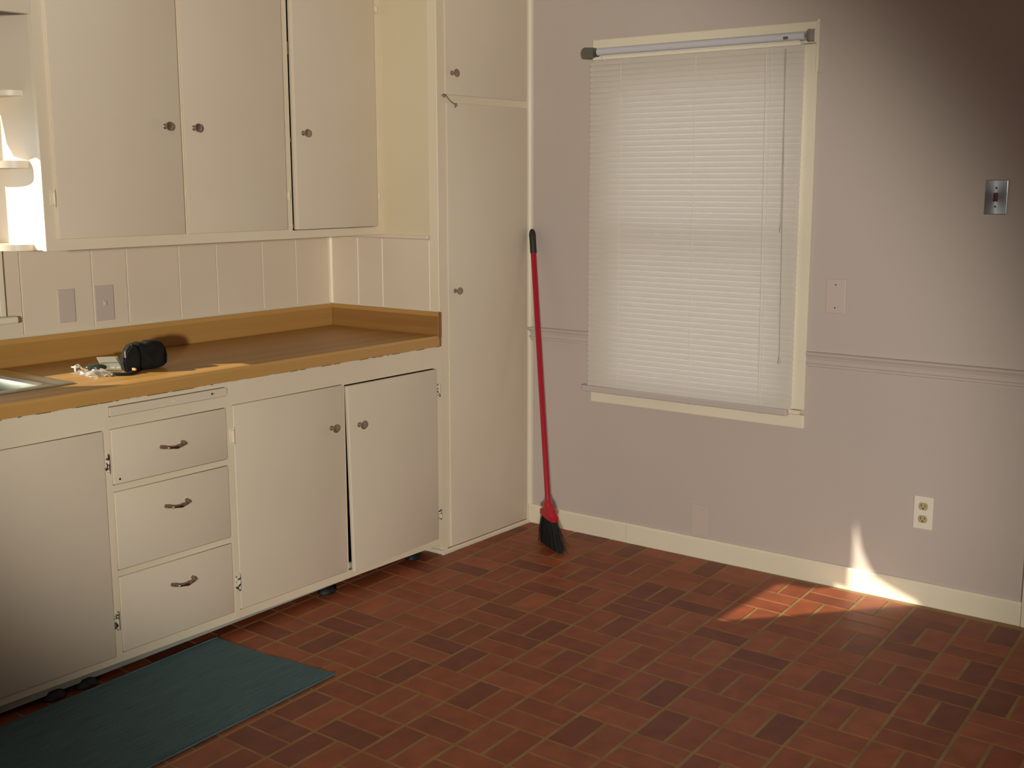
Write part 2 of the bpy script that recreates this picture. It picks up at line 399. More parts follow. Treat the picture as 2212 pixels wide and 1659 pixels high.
for i in range(-30, 8):
    for j in range(-27, 9):
        for k in (0, 1):
            q = brick_quad(i, j, k); cx = sum(p[0] for p in q) / 4; cy = sum(p[1] for p in q) / 4
            if not (RX0 + .1 < cx < -.01 and RY0 + .1 < cy < -.01): continue
            # trim against the walls
            q = [(min(x, -.001), min(y, -.001)) for x, y in q]
            if (cx > -.60 and cy > -.58): continue
            pr = [project((x, y, 0)) for x, y in q]
            vis = all(p is not None for p in pr) and any(-5 < p[0] < 2217 and -5 < p[1] < 1664 for p in pr) and not covered(cx, cy)
            if vis:
                A = abs(sum(pr[t][0] * pr[(t + 1) % 4][1] - pr[(t + 1) % 4][0] * pr[t][1] for t in range(4))) / 2
                cx0 = [max(0, min(2212, p[0])) for p in pr]; cy0 = [max(0, min(1659, p[1])) for p in pr]
                A *= ((max(cx0) - min(cx0)) * (max(cy0) - min(cy0)) + 1) / ((max(p[0] for p in pr) - min(p[0] for p in pr)) * (max(p[1] for p in pr) - min(p[1] for p in pr)) + 1)
                cand.append((A, i, j, k, q, cx, cy))
            else: rest.append((i, j, k, q, cx, cy))
cand.sort(key=lambda t: -t[0])
print('bricks in view', len(cand), 'rest', len(rest))
shared = {}
for A, i, j, k, q, cx, cy in cand[:300]:
    key = (i + j) % 2
    clipped = max(p[0] for p in q) > -.002
    me = None if clipped else shared.get(key)
    if me is None:
        bm = bmesh.new(); brick_into(bm, q, (cx, cy)); me = bpy.data.meshes.new('brick'); bm.to_mesh(me); bm.free(); me.materials.append(M['brick'])
        if not clipped: shared[key] = me
    o = bpy.data.objects.new('brick', me); col.objects.link(o); o.parent = floor_o; o.location = (cx, cy, 0)
bm = bmesh.new(); lay = bm.faces.layers.float.new('shade')
for t in [(c[1], c[2], c[3], c[4], c[5], c[6]) for c in cand[300:]] + rest:
    n0 = len(bm.faces); brick_into(bm, t[3], (0, 0)); bm.faces.ensure_lookup_table(); sh = random.random()
    for f in bm.faces[n0:]: f[lay] = sh
me = bpy.data.meshes.new('brick_remainder'); bm.to_mesh(me); bm.free(); me.materials.append(M['brick'])
o = bpy.data.objects.new('brick_remainder', me); col.objects.link(o); o.parent = floor_o; o['kind'] = 'stuff'

# ---- grooved planks on the back wall, between counter and wall cabinets
def plank(x0, x1, z0, z1, parent):
    g = .0009
    mb = MB(); mb.prism([(x0 + g, .006), (x0 + g, -.0035), (x0 + g + .0035, -.0005 - .0), (x0 + g + .004, 0), (x1 - g - .004, 0), (x1 - g, .0035), (x1 - g, .006)][:0] or
                        [(x0 + g, .006), (x0 + g, .0035), (x0 + g + .0022, 0), (x1 - g - .0022, 0), (x1 - g, .0035), (x1 - g, .006)], 'z', z0, z1)
    return link('plank', mb, 'cream', parent)
seams = [-3.6, -3.38, -3.2, -3.02, -2.82, -2.6, -2.42, -2.22, -2.022, -1.753, -1.611, -1.384, -1.209, -.980, -.801, -.601]
for a, b_ in zip(seams, seams[1:]):
    zt = 1.074 if b_ < -2.08 else 1.303
    if a < -2.08 < b_:
        plank(a, b_, .90, 1.056, wall_back); plank(-2.0905, b_, 1.056, 1.303, wall_back)
    else: plank(a, b_, .90, zt if b_ < -2.08 else 1.303, wall_back)

# ---- baseboard, chair rail, door casing on the right wall
bb = MB(); prof = [(0, 0), (-.012, 0), (-.012, .076), (-.008, .085), (0, .085)]
def bbseg(y0, y1):
    mb = MB(); mb.prism([(x, z) for x, z in prof], 'y', y0, y1); return mb
base_r = struct(link('baseboard_right', bbseg(-2.722, -1.128), 'trim'), 'cream baseboard under the lavender wall')
link('board', bbseg(-1.1265, -.6115), 'trim', base_r)
rail = [(0, .824), (-.010, .824), (-.010, .832), (-.014, .834), (-.014, .842), (-.017, .846), (-.012, .858), (-.016, .870), (-.021, .878), (-.021, .884), (-.017, .887), (0, .887)]
cr_ = MB().prism(rail, 'y', -1.02 + .08, -.611); c1 = struct(link('trim_1', cr_, 'lavender'), 'short lavender chair rail between pantry and window')
c2 = struct(link('trim_2', MB().prism(rail, 'y', -2.722, -1.905), 'lavender'), 'long lavender chair rail right of the window')
struct(link('trim_3', MB().box(-.020, 0, -2.83, -2.724, 0, 2.09, .002), 'trim'), 'cream door casing at the right end of the wall')
# quarter round in the corner between pantry and lavender wall, and inside the counter corner
q = [(0, -.611)] + [(-.0175 * math.cos(t * PI / 12), -.611 - .012 * math.sin(t * PI / 12)) for t in range(7)]
struct(link('trim_4', MB().prism([(0, -.611), (-.0175, -.611), (-.0165, -.617), (-.012, -.622), (-.006, -.6245), (0, -.6255)], 'z', .086, RH), 'trim', smooth=False), 'thin cream cove strip between pantry and lavender wall')
struct(link('trim_5', MB().prism([(-P, 0), (-P - .017, 0), (-P - .015, -.008), (-P - .008, -.015), (-P, -.017)], 'z', 1.006, 1.304), 'cream_frame'), 'cream corner strip above the corner of the counter')

# ------------------------------------------------------------------ window on the right wall (behind the blind)
w1 = thing('window_1', (0, -1.42, WZ0), 'cream framed window behind the closed white blind', 'window'); del w1['category']; w1['kind'] = 'structure'
link('casing', MB().box(-.020, 0, -1.905, -1.850, .664, 2.0, .003), 'trim', w1)
link('casing', MB().box(-.020, 0, -.995, -.940, .664, 2.0, .003), 'trim', w1)
link('head_casing', MB().box(-.022, 0, -1.900, -.940, 2.002, 2.078, .003).box(-.024, 0, -1.910, -1.899, 1.90, 2.083, .001), 'trim', w1)
link('window_sill', MB().box(-.030, .10, -1.893, -.950, .646, .662, .003), 'trim', w1)
link('apron', MB().box(-.022, 0, -1.908, -.945, .592, .645, .005, 2), 'trim', w1)
link('jamb', MB().box(0, .12, -1.852, -1.835, .664, 1.99), 'trim', w1)
link('jamb', MB().box(0, .12, -1.010, -.993, .664, 1.99), 'trim', w1)
link('jamb', MB().box(0, .12, -1.835, -1.010, 1.972, 1.99), 'trim', w1)
for nm, z0, z1, xo in (('lower_sash', .664, 1.345, .03), ('upper_sash', 1.300, 1.972, .07)):
    s_ = link(nm, MB().plate(-1.835, -1.010, z0, z1, [(-1.780, -1.065, z0 + .06, z1 - .045)], xo, xo + .035, 'x'), 'trim', w1)
    link('pane', MB().box(xo + .015, xo + .019, -1.781, -1.064, z0 + .059, z1 - .044), 'glass', s_)

# ------------------------------------------------------------------ window over the sink (its casing end and sill end show at the frame's edge)
w2 = thing('window_2', (-2.6, 0, SWZ0), 'cream framed window over the sink at the left edge', 'window'); del w2['category']; w2['kind'] = 'structure'
link('casing', MB().box(-2.200, -2.110, -.018, .0, 1.080, 2.0, .003).box(-2.1105, -2.090, -.018, .0, 1.080, 1.3025, .002), 'trim', w2)
link('casing', MB().box(-3.04, -2.95, -.018, .0, 1.080, 2.0, .003), 'trim', w2)
link('head_casing', MB().box(-3.04, -2.110, -.018, .0, 2.0, 2.08, .003), 'trim', w2)
link('window_sill', MB().box(-3.06, -2.063, -.045, .006, 1.057, 1.0795, .006, 2).box(SWX0, SWX1, .006, .12, 1.057, 1.10), 'trim', w2)
link('jamb', MB().box(SWX1 - .012, SWX1, .006, .12, 1.10, 2.0).box(SWX0, SWX0 + .012, .006, .12, 1.10, 2.0).box(SWX0, SWX1, .006, .12, 1.988, 2.0), 'trim', w2)
s_ = link('sash', MB().plate(SWX0 + .012, SWX1 - .012, 1.10, 1.988, [(SWX0 + .05, SWX1 - .03, 1.14, 1.95)], .08, .11, 'y'), 'trim', w2)
link('pane', MB().box(SWX0 + .049, SWX1 - .029, .093, .097, 1.139, 1.951), 'glass', s_)
# swag curtain added over the upper part of that window (outside the frame; it shapes the sun patches)
hem = [(x_ + .033, z_ - .020) for x_, z_ in ((-2.16, 1.86), (-2.215, 1.82), (-2.229, 1.775), (-2.244, 1.72), (-2.293, 1.71), (-2.38, 1.75), (-2.43, 1.79), (-2.462, 1.80), (-2.474, 1.765), (-2.494, 1.7065), (-2.529, 1.663), (-2.57, 1.658), (-2.663, 1.681), (-2.744, 1.7066), (-2.775, 1.715), (-2.79, 1.22), (-2.81, 1.139), (-3.04, 1.139))]
mb = MB(); N_ = []
for (x, z) in hem:
    yy = -.026 - .004 * (1 + math.sin(x * 70)); N_.append((mb.bm.verts.new((x, yy, z)), mb.bm.verts.new((x, -.028, 2.05)), mb.bm.verts.new((x, yy - .002, z)), mb.bm.verts.new((x, -.030, 2.05))))
for A, B in zip(N_, N_[1:]):
    mb.bm.faces.new((A[0], B[0], B[1], A[1])); mb.bm.faces.new((A[2], A[3], B[3], B[2])); mb.bm.faces.new((A[0], A[2], B[2], B[0]))
cu = thing('curtain', (-2.6, -.03, 1.12), 'unseen pale swag curtain added over the sink window to shape the sun patches', 'curtain')
link('cloth', mb, 'curtain', cu); link('curtain_rod', MB().cyl((-3.05, -.030, 2.05), (-2.115, -.030, 2.05), .007), 'chrome', cu)

# ------------------------------------------------------------------ hardware builders
KN = [(0, .0085), (.002, .0085), (.004, .0058), (.010, .0052), (.015, .0065), (.019, .0105), (.022, .0132), (.025, .0138), (.0275, .0128), (.0285, .009), (.029, 0)]
KN = [(a * 1.0, r * 1.08) for a, r in KN]
knob_me = None
def knob(x, y, z, parent):
    global knob_me
    if knob_me is None:
        o = link('knob', MB().lathe((0, 0, 0), (0, -1, 0), KN, 28), 'knob', None, origin=(0, 0, 0), smooth=True); knob_me = o.data
        o.parent = parent; o.location = Vector((x, y, z)) - ORG[parent.name]; ORG[o.name] = Vector((x, y, z)); return o
    o = bpy.data.objects.new('knob', knob_me); col.objects.link(o); o.parent = parent; o.location = Vector((x, y, z)) - ORG[parent.name]; return o

def hinge(x, z, parent, y, worn=False, h=.052):
    mb = MB().box(x - .006, x + .004, y - .0025, y + .001, z - h / 2 + .004, z + h / 2 - .004, .001)
    mb.cyl((x + .006, y - .006, z - h / 2 + .008), (x + .006, y - .006, z + h / 2 - .008), .0042, 10)
    mb.cyl((x + .006, y - .006, z - h / 2), (x + .006, y - .006, z - h / 2 + .007), .0030, 8, .0044)
    mb.cyl((x + .006, y - .006, z + h / 2 - .007), (x + .006, y - .006, z + h / 2), .0044, 8, .0030)
    mb.box(x + .001, x + .008, y - .006, y + .001, z - h / 2 + .010, z + h / 2 - .010)
    return link('hinge', mb, 'hinge_worn' if worn else 'hinge', parent, smooth=True)

def door(x0, x1, z0, z1, yf, parent, th=.019, name='door', warp=None, mat='cream', hinge_side=None):
    """flat slab door with rounded edges; warp = outward offsets (top,bottom) of the free edge"""
    mb = MB().box(x0, x1, yf, yf + th, z0, z1, .0028, 2)
    if warp:
        for v in mb.bm.verts:
            u = (v.co.x - x0) / (x1 - x0); w_ = (v.co.z - z0) / (z1 - z0)
            u = u if hinge_side == 'R' else 1 - u
            off = (warp[1] * (1 - w_) + warp[0] * w_) * (1 - u)
            v.co.y -= off
    return link(name, mb, mat, parent, smooth=True)

def pull(xl, zl, xr, zr, y, parent):
    """bow handle with a swollen ringed middle"""
    pts = []; rad = []
    n = 22
    for i in range(n + 1):
        t = i / n; x = xl + (xr - xl) * t; z = zl + (zr - zl) * t
        e = min(t, 1 - t)
        yy = y - .026 * min(1, math.sin(min(e / .16, 1) * PI / 2)) - .003 * math.sin(t * PI)
        c = abs(t - .5)
        r = .0038 + .0028 * math.exp(-(c / .13) ** 2) + (.0012 if .19 < c < .225 else 0) + (.0022 if e < .07 else 0)
        pts.append((x, yy, z - .004 * math.sin(t * PI))); rad.append(r)
    mb = MB().tube(pts, rad, 12)
    for xx, z in ((xl, zl), (xr, zr)): mb.cyl((xx, y + .001, z), (xx, y - .006, z), .0068, 14, .0052)
    return link('handle', mb, 'pull', parent, smooth=True)

# ------------------------------------------------------------------ base cabinets
def base_unit(name, x0, x1, holes, label):
    t = thing(name, ((x0 + x1) / 2, -D / 2, .045), label, 'cabinet', 'base cabinets under the counter')
    link('face_frame', MB().plate(x0, x1, .045, .8645, holes, -D, -D + .019, 'y'), 'cream_frame', t)
    link('carcass', MB().box(x0 + .001, x0 + .013, -D + .0195, -.012, .05, .8645).box(x1 - .013, x1 - .001, -D + .0195, -.012, .05, .8645)
         .box(x0 + .013, x1 - .013, -D + .0195, -.012, .05, .066).box(x0 + .013, x1 - .013, -.024, -.012, .066, .8645), 'wood_dark', t)
    return t
YF = -D - .0045
XA, XB = -2.136, -1.676
bA = base_unit('base_cabinet', -3.14, XA, [(-2.622, -2.1475, .066, .782), (-3.11, -2.65, .066, .782)], 'cream sink base cabinet at the left with a large plain door and black chipped hinges')
dA = door(-2.6195, -2.1495, .068, .780, YF, bA); door(-3.108, -2.652, .068, .780, YF, bA)
hinge(-2.1468 + .002, .677, bA, -D, True, .062); hinge(-2.1468 + .003, .180, bA, -D, True, .062)
bB = base_unit('drawer_cabinet', XA, XB, [(-2.124, -1.686, .607, .782), (-2.124, -1.686, .338, .587), (-2.124, -1.686, .073, .319), (-2.124, -1.680, .819, .851)], 'cream base cabinet of three stacked drawers below a slim pull-out board')
for (z0, z1), pl in zip(((.609, .780), (.340, .585), (.075, .317)), ((-1.947, .692, -1.867, .694), (-1.941, .499, -1.862, .502), (-1.933, .237, -1.853, .240))):
    d_ = door(-2.122, -1.688, z0, z1, YF, bB, name='drawer_front')
    pull(pl[0], pl[1] + .004, pl[2], pl[3] + .004, YF, d_)
    if z1 > .7: link('screw_hole', MB().cyl((-2.101, YF - .0006, .624), (-2.101, YF + .004, .624), .0036, 10), 'dark', d_)
# pull-out board, its right end rounded, with a dark slot above it
mb = MB(); pr_ = [(-2.1215, .8215), (-1.690, .8215), (-1.6845, .824), (-1.682, .830), (-1.682, .842), (-1.685, .847), (-1.690, .8485), (-2.1215, .8485)]
mb.prism(pr_, 'y', YF - .002, -D + .03)
cb = link('cutting_board', mb, 'cream', bB)
link('screw_hole', MB().cyl((-1.743, YF - .0028, .836), (-1.743, YF, .836), .0042, 12), 'wood_dark', cb)
link('rust_streak', MB().prism([(-1.742, .8375), (-1.742, .8345), (-1.729, .8362)], 'y', YF - .0026, YF - .0018), 'dirt', cb)
link('screw_plug', MB().lathe((-1.893, YF - .002, .8335), (0, -1, 0), [(0, .0062), (.0012, .006), (.0016, .0048), (.0008, .0030), (.0012, 0)], 16), 'cream_frame', cb, smooth=True)
bC = base_unit('base_cabinet', XB, -P, [(-1.6595, -1.1490, .074, .786), (-1.1415, -.6270, .074, .782)], 'cream base cabinet beside the pantry with two doors, the right one warped ajar')
d2 = door(-1.6575, -1.1510, .076, .784, YF, bC); knob(-1.2145, YF, .634, d2)
d3 = door(-1.1335, -.6290, .072, .7765, YF, bC, warp=(.006, .022), hinge_side='R'); knob(-1.0855, YF - .0125, .627, d3)
hinge(-1.668, .681, bC, -D, False, .058); hinge(-1.668, .174, bC, -D, True, .060)
hinge(-.622 - .001, .690, bC, -D, True, .056); hinge(-.622, .173, bC, -D, True, .044)
link('catch', MB().box(-1.1420, -1.1180, -D - .004, -D + .012, .083, .104, .002), 'underboard', bC)
# recessed grey sled board and black feet below the base cabinets
und = thing('toe_board', (-2.0, -.56, 0), 'grey recessed board along the bottom of the base cabinets', 'board')
mb = MB(); mb.prism([(-3.14, .0445), (-.90, .0445), (-1.10, .0385), (-2.2, .022), (-3.14, .010)], 'y', -D + .012, -D + .030); link('board', mb, 'underboard', und)
feetlab = ['black rubber foot below the door knobs of the right base cabinet', 'black rubber foot near the pantry corner under the base cabinets', 'black rubber foot behind the rug, nearest its back edge', 'black rubber foot at the far left, left of another foot behind the rug']
for (fx, fy), lb in zip(((-1.220, -.578), (-.722, -.560), (-2.246, -.598), (-2.354, -.600)), feetlab):
    mb = MB(); prof_ = [(0, .034), (.006, .037), (.014, .034), (.022, .027), (.028, .018), (.030, 0)]
    mb.lathe((fx, fy + .008, 0), (0, 0, 1), prof_, 18)
    for v in mb.bm.verts:
        v.co.x += .0025 * math.sin(v.co.y * 900 + fx * 50); v.co.y = fy + .008 + (v.co.y - fy - .008) * .8
    o = link('cabinet_foot', mb, 'rubber', smooth=True); tag(o, lb, 'foot', 'black feet under the base cabinets')

# ------------------------------------------------------------------ countertop
YC = -.6135
ct = thing('countertop', (-1.8, -.3, CT0), 'butcher block patterned laminate countertop with matching backsplash', 'countertop')
SX0, SX1, SY0, SY1 = -2.92, -2.175, -.462, -.075
link('top', MB().plate(-3.14, -P - .0005, YC + .006, -.0005, [(SX0, SX1, SY0, SY1)], CT0, CT1, 'z'), 'lam_top', ct)
eg = [(YC, CT0), (YC, CT1 - .007), (YC + .0015, CT1 - .003), (YC + .004, CT1 - .0008), (YC + .0065, CT1), (YC + .0065, CT0)]
link('front_edge', MB().prism(eg, 'x', -3.14, -P - .0005), 'lam_edge', ct)
link('backsplash', MB().box(-3.14, -P - .020, -.0195, -.0005, CT1, 1.0035, .0015), 'lam_back', ct)
link('side_splash', MB().box(-P - .0195, -P - .0005, YC - .0025, -.0005, CT1 - .002, 1.0035, .0012), 'lam_side', ct)
link('end_cap', MB().box(-P - .019, -P - .0006, YC - .0040, YC - .0026, CT1 - .008, 1.0030).box(-P - .010, -P - .001, YC - .0020, YC - .0002, CT0, CT1 - .004), 'lam_end', ct)
# ragged bead of caulk and dark gap under the front edge
mb = MB(); x = -3.1
while x < -P - .02:
    L = random.uniform(.008, .05); h = random.uniform(.0008, .0024)
    if random.random() < .62: mb.box(x, x + L, YC + .001 - random.uniform(0, .0012), YC + .010, CT0 - .001 - h, CT0 + .0006, .0004)
    x += L + random.uniform(.002, .03)
link('caulk', mb, 'caulk', ct)['kind'] = 'stuff'
mb = MB(); x = -3.1
while x < -P - .02:
    L = random.uniform(.015, .09)
    if random.random() < .6: mb.box(x, x + L, YC + .0020, YC + .010, CT0 - .0022, CT0 - .0004)
    x += L + random.uniform(.002, .02)
link('gap_line', mb, 'dark', ct)['kind'] = 'stuff'
# thin caulk cove on top of the backsplashes
link('caulk_cove', MB().prism([(-.0005, 1.0035), (-.009, 1.0035), (-.004, 1.0075), (-.0005, 1.012)], 'x', -3.1, -P - .002).prism([(-P - .0005, 1.0035), (-P - .008, 1.0035), (-P - .004, 1.0075), (-P - .0005, 1.011)], 'y', -.600, -.004), 'trim', ct)

# ------------------------------------------------------------------ sink
sk = thing('sink', (-2.55, -.27, CT1), 'stainless steel drop-in sink in the countertop at the left edge', 'sink')
def rrect(x0, x1, y0, y1, r, n=5):
    o = []
    for cx, cy, a0 in ((x1 - r, y1 - r, 0), (x0 + r, y1 - r, 90), (x0 + r, y0 + r, 180), (x1 - r, y0 + r, 270)):
        for k in range(n + 1):
            a = math.radians(a0 + 90 * k / n); o.append((cx + r * math.cos(a), cy + r * math.sin(a)))
    return o
def rings(mb, specs):
    R = [[mb.bm.verts.new((x, y, z)) for x, y in rrect(x0, x1, y0, y1, r)] for x0, x1, y0, y1, r, z in specs]
    for A, B in zip(R, R[1:]):
        n = len(A)
        for i in range(n): mb.bm.faces.new((A[i], A[(i + 1) % n], B[(i + 1) % n], B[i]))
    return R
mb = MB(); e = CT1
R_ = rings(mb, [(-2.96, -2.140, -.482, -.046, .012, e + .0004), (-2.958, -2.142, -.480, -.048, .012, e + .004), (-2.950, -2.156, -.470, -.060, .014, e + .005), (-2.944, -2.166, -.462, -.070, .018, e + .0005),
                (-2.925, -2.200, -.440, -.095, .03, e + .001), (-2.918, -2.208, -.432, -.102, .032, e + .003), (-2.908, -2.218, -.424, -.110, .035, e - .004), (-2.895, -2.235, -.412, -.122, .05, e - .13), (-2.87, -2.26, -.39, -.145, .06, e - .155), (-2.75, -2.35, -.32, -.2, .05, e - .160)])
mb.bm.faces.new(R_[-1])
link('basin', mb, 'steel', sk, smooth=True)

# ------------------------------------------------------------------ wall cabinet
uc = thing('wall_cabinet', (-1.35, -UD / 2, 1.304), 'cream wall cabinet with three tall plain doors above the counter', 'cabinet')
UX0, UX1 = -2.107, -P - .0005
link('face_frame', MB().plate(UX0, UX1, 1.304, RH, [(-2.052, -1.600, 1.352, 2.34), (-1.562, -1.134, 1.352, 2.34), (-1.0905, -.636, 1.334, 2.363)], -UD, -UD + .019, 'y'), 'cream_frame', uc)
link('carcass', MB().box(UX0, UX0 + .018, -UD + .0195, 0, 1.306, RH).box(UX1 - .013, UX1, -UD + .0195, 0, 1.306, RH).box(UX0 + .018, UX1 - .013, -UD + .0195, 0, 1.306, 1.322)
     .box(UX0 + .018, UX1 - .013, -.008, -.0005, 1.322, RH).box(-1.12, -1.105, -UD + .0195, -.008, 1.322, RH), 'cream', uc)
link('shelf', MB().box(-1.105, UX1 - .013, -.27, -.008, 1.66, 1.678), 'cream', uc)
link('shelf', MB().box(-1.105, UX1 - .013, -.27, -.008, 1.99, 2.008), 'cream', uc)
YU = -UD - .011
u1 = door(-2.0655, -1.588, 1.3395, 2.36, YU, uc, .0105); knob(-1.652, YU, 1.6985, u1)
u2 = door(-1.5745, -1.1235, 1.3385, 2.36, YU, uc, .0105); knob(-1.534, YU, 1.697, u2)
u3 = door(-1.0830, -.6400, 1.3370, 2.36, YU, uc, .026, warp=(.013, .012), hinge_side='R'); knob(-1.044, YU - .0112, 1.694, u3)
hinge(-2.078, 1.466, uc, -UD, False, .054); hinge(-1.1145, 1.462, uc, -UD, False, .044); hinge(-.6325, 1.457, uc, -UD, False, .042); hinge(-.6275, 2.188, uc, -UD, False, .04)
for z, h in ((2.0, .045), (1.670, .016), (1.350, .014)):
    link('catch', MB().box(-1.0905, -1.079, -UD - .001, -UD + .022, z - h / 2, z + h / 2, .001), 'wood_dark', uc)

# quarter-round shelves on the end of the wall cabinet, over the sink window's edge
def qshelf(z, depth, wid, lab, th=.020):
    pts = [(UX0 - .0005, -.019)]
    n = 14
    for k in range(n + 1):
        a = PI / 2 * k / n
        pts.append((UX0 - .0005 - wid * math.sin(a), -.019 - (depth - .019) * math.cos(a) ** .6))
    o = link('corner_shelf', MB().prism(pts, 'z', z - th / 2, z + th / 2), 'cream', smooth=True)
    return tag(o, lab, 'shelf', 'small rounded shelves on the side of the wall cabinet')
qshelf(1.785, .236, .085, 'small rounded cream shelf on the cabinet end, topmost of the three by the sink window', .016)
qshelf(1.570, .242, .095, 'small rounded cream shelf on the cabinet end, middle of the three by the sink window', .022)
qshelf(1.3135, .236, .10, 'small rounded cream shelf on the cabinet end, lowest of the three by the sink window', .019)
# valance board continuing left above the sink window
va = link('valance_board', MB().box(-3.10, UX0 - .0005, -UD, -UD + .020, 2.013, RH - .001, .001), 'cream'); tag(va, 'cream valance board above the sink window at the top left', 'valance')

# ------------------------------------------------------------------ pantry
pc = thing('pantry_cabinet', (-P / 2, -D / 2, 0), 'tall cream pantry cabinet with a short door over a long door', 'cabinet')
link('face_frame', MB().plate(-P, -.0005, .018, RH, [(-.545, -.045, .040, 1.800), (-.545, -.045, 1.868, 2.34)], -D, -D + .019, 'y'), 'cream_frame', pc)
link('side_panel', MB().box(-P, -P + .016, -D + .0195, -.0005, .0, RH), 'cream_yellow', pc)
link('carcass', MB().box(-.017, -.001, -D + .0195, -.001, 0, RH).box(-P + .0165, -.0175, -.012, -.001, 0, RH).box(-P + .0165, -.0175, -D + .02, -.012, .0, .018), 'wood_dark', pc)
YP = -D - .008
pu = door(-.5615, -.0335, 1.8490, 2.36, YP, pc, .0078); knob(-.5235, YP, 1.932, pu)
pl_ = door(-.5555, -.0320, .0215, 1.8195, YP, pc, .0078); knob(-.5155, YP, 1.0815, pl_)
link('base_trim', MB().prism([(-D - .012, 0), (-D - .012, .013), (-D - .008, .0178), (-D + .015, .0178), (-D + .015, 0)], 'x', -P - .010, -.0125).box(-P - .010, -P, -D + .0155, -.48, 0, .017, .002), 'trim', pc)
link('rust_line', MB().box(-P + .03, -.03, -D - .0032, -D + .001, .0178, .0205), 'dirt', pc)
# grooved planks, ledge and front strip on the pantry's left side
def splank(y0, y1):
    g = .0015; X = -P
    return link('plank', MB().prism([(X, y0 + g), (X - .002, y0 + g), (X - .0050, y0 + g + .003), (X - .0050, y1 - g - .003), (X - .002, y1 - g), (X, y1 - g)], 'z', 1.006, 1.289), 'cream', pc)
for a, b_ in ((-.166, -.001), (-.306, -.166), (-.563, -.306)): splank(a, b_)
link('ledge', MB().box(-P - .016, -P, -.562, -.001, 1.2895, 1.3035, .002).prism([(-P, 1.280), (-P - .008, 1.2895), (-P, 1.2895)], 'y', -.562, -.002), 'cream', pc)
link('side_strip', MB().box(-P - .005, -P, -.6095, -.5635, 1.006, RH, .0015), 'cream_frame', pc)
# hook latch across the two doors
hl = thing('hook_latch', (-.575, -D, 1.844), 'small zinc hook latch dangling between the two pantry doors', 'latch')
mb = MB(); ring = [(-.575 + .006 * math.cos(a), -D - .010, 1.844 + .006 * math.sin(a)) for a in [2 * PI * k / 14 for k in range(15)]]
mb.tube(ring, .0014, 6).cyl((-.575, -D - .0005, 1.844), (-.575, -D - .006, 1.844), .0022, 8); link('screw_eye', mb, 'chrome', hl, smooth=True)
mb = MB(); mb.tube([(-.580, -D - .013, 1.848), (-.572, -D - .016, 1.846), (-.560, -D - .014, 1.838), (-.540, -D - .013, 1.825), (-.522, -D - .013, 1.817), (-.512, -D - .014, 1.813), (-.508, -D - .013, 1.807), (-.512, -D - .012, 1.800)], [.0018, .0026, .0024, .0022, .0024, .0026, .0022, .0016], 8)
link('hook', mb, 'chrome', hl, smooth=True)
mb = MB(); ring = [(-.507 + .0055 * math.cos(a), YP - .006, 1.812 + .0055 * math.sin(a)) for a in [2 * PI * k / 14 for k in range(15)]]
mb.tube(ring, .0014, 6).cyl((-.507, YP - .0002, 1.812), (-.507, YP - .004, 1.812), .0022, 8); link('screw_eye', mb, 'chrome', hl, smooth=True)

# ------------------------------------------------------------------ mini blind
bl = thing('window_blind', (-.04, -1.405, .655), 'white closed mini blind hanging over the window', 'blind')
BY0, BY1 = -1.865, -.945
link('headrail', MB().box(-.052, -.026, -1.853, -.962, 1.9945, 2.0065, .001), 'white_plastic', bl)
# slat: thin arched strip, closed
def slat_mesh():
    bm = bmesh.new(); w = .0250; n = 4; th = .0005; tilt = math.radians(72)
    rows = []
    for y in (BY0, BY1):
        r = []
        for s_ in (0, 1):
            for k in range(n + 1):
                u = (k / n - .5) * w; arch = .0016 * (1 - (2 * k / n - 1) ** 2) + (th if s_ else 0)
                # u runs up the slat; arch bulges to the room (-x)
                x = -arch * math.sin(tilt) + u * math.cos(tilt); z = u * math.sin(tilt) + arch * math.cos(tilt) * .3
                r.append(bm.verts.new((x, y - (BY0 + BY1) / 2, z)))
        rows.append(r)
    A, B = rows; m_ = n + 1
    for k in range(n):
        bm.faces.new((A[k], A[k + 1], B[k + 1], B[k])); bm.faces.new((A[m_ + k], B[m_ + k], B[m_ + k + 1], A[m_ + k + 1]))
    bm.faces.new((A[0], B[0], B[m_], A[m_])); bm.faces.new((A[n], A[m_ + n], B[m_ + n], B[n]))
    bmesh.ops.recalc_face_normals(bm, faces=bm.faces)
    me = bpy.data.meshes.new('slat'); bm.to_mesh(me); bm.free(); me.materials.append(M['slat'])
    for p in me.polygons: p.use_smooth = True
    me.set_sharp_from_angle(angle=math.radians(40)); return me
sm = slat_mesh(); NS = 62; z_top, z_bot = 1.986, .678
for k in range(NS):
    z = z_top + (z_bot - z_top) * k / (NS - 1)
    o = bpy.data.objects.new('slat', sm); col.objects.link(o); o.parent = bl
    o.location = Vector((-.040, (BY0 + BY1) / 2, z)) - ORG[bl.name]; o.rotation_euler = (random.uniform(-.0006, .0006), random.uniform(-.02, .02), 0)
link('bottom_rail', MB().box(-.056, -.030, -1.852, -.920, .640, .666, .005, 2), 'rail', bl)
for y in (-1.095, -1.430, -1.742):
    mb = MB(); mb.tube([(-.0495, y, 1.985), (-.0495, y, .660)], .0011, 6); link('ladder_cord', mb, 'cord', bl)
    link('cord_button', MB().cyl((-.042, y, .6405), (-.042, y, .637), .006, 12), 'rail', bl)
mb = MB(); mb.tube([(-.055, -1.722, 1.975), (-.056, -1.730, 1.40), (-.055, -1.735, .80), (-.054, -1.736, .69)], .0016, 6); link('lift_cord', mb, 'cord', bl)
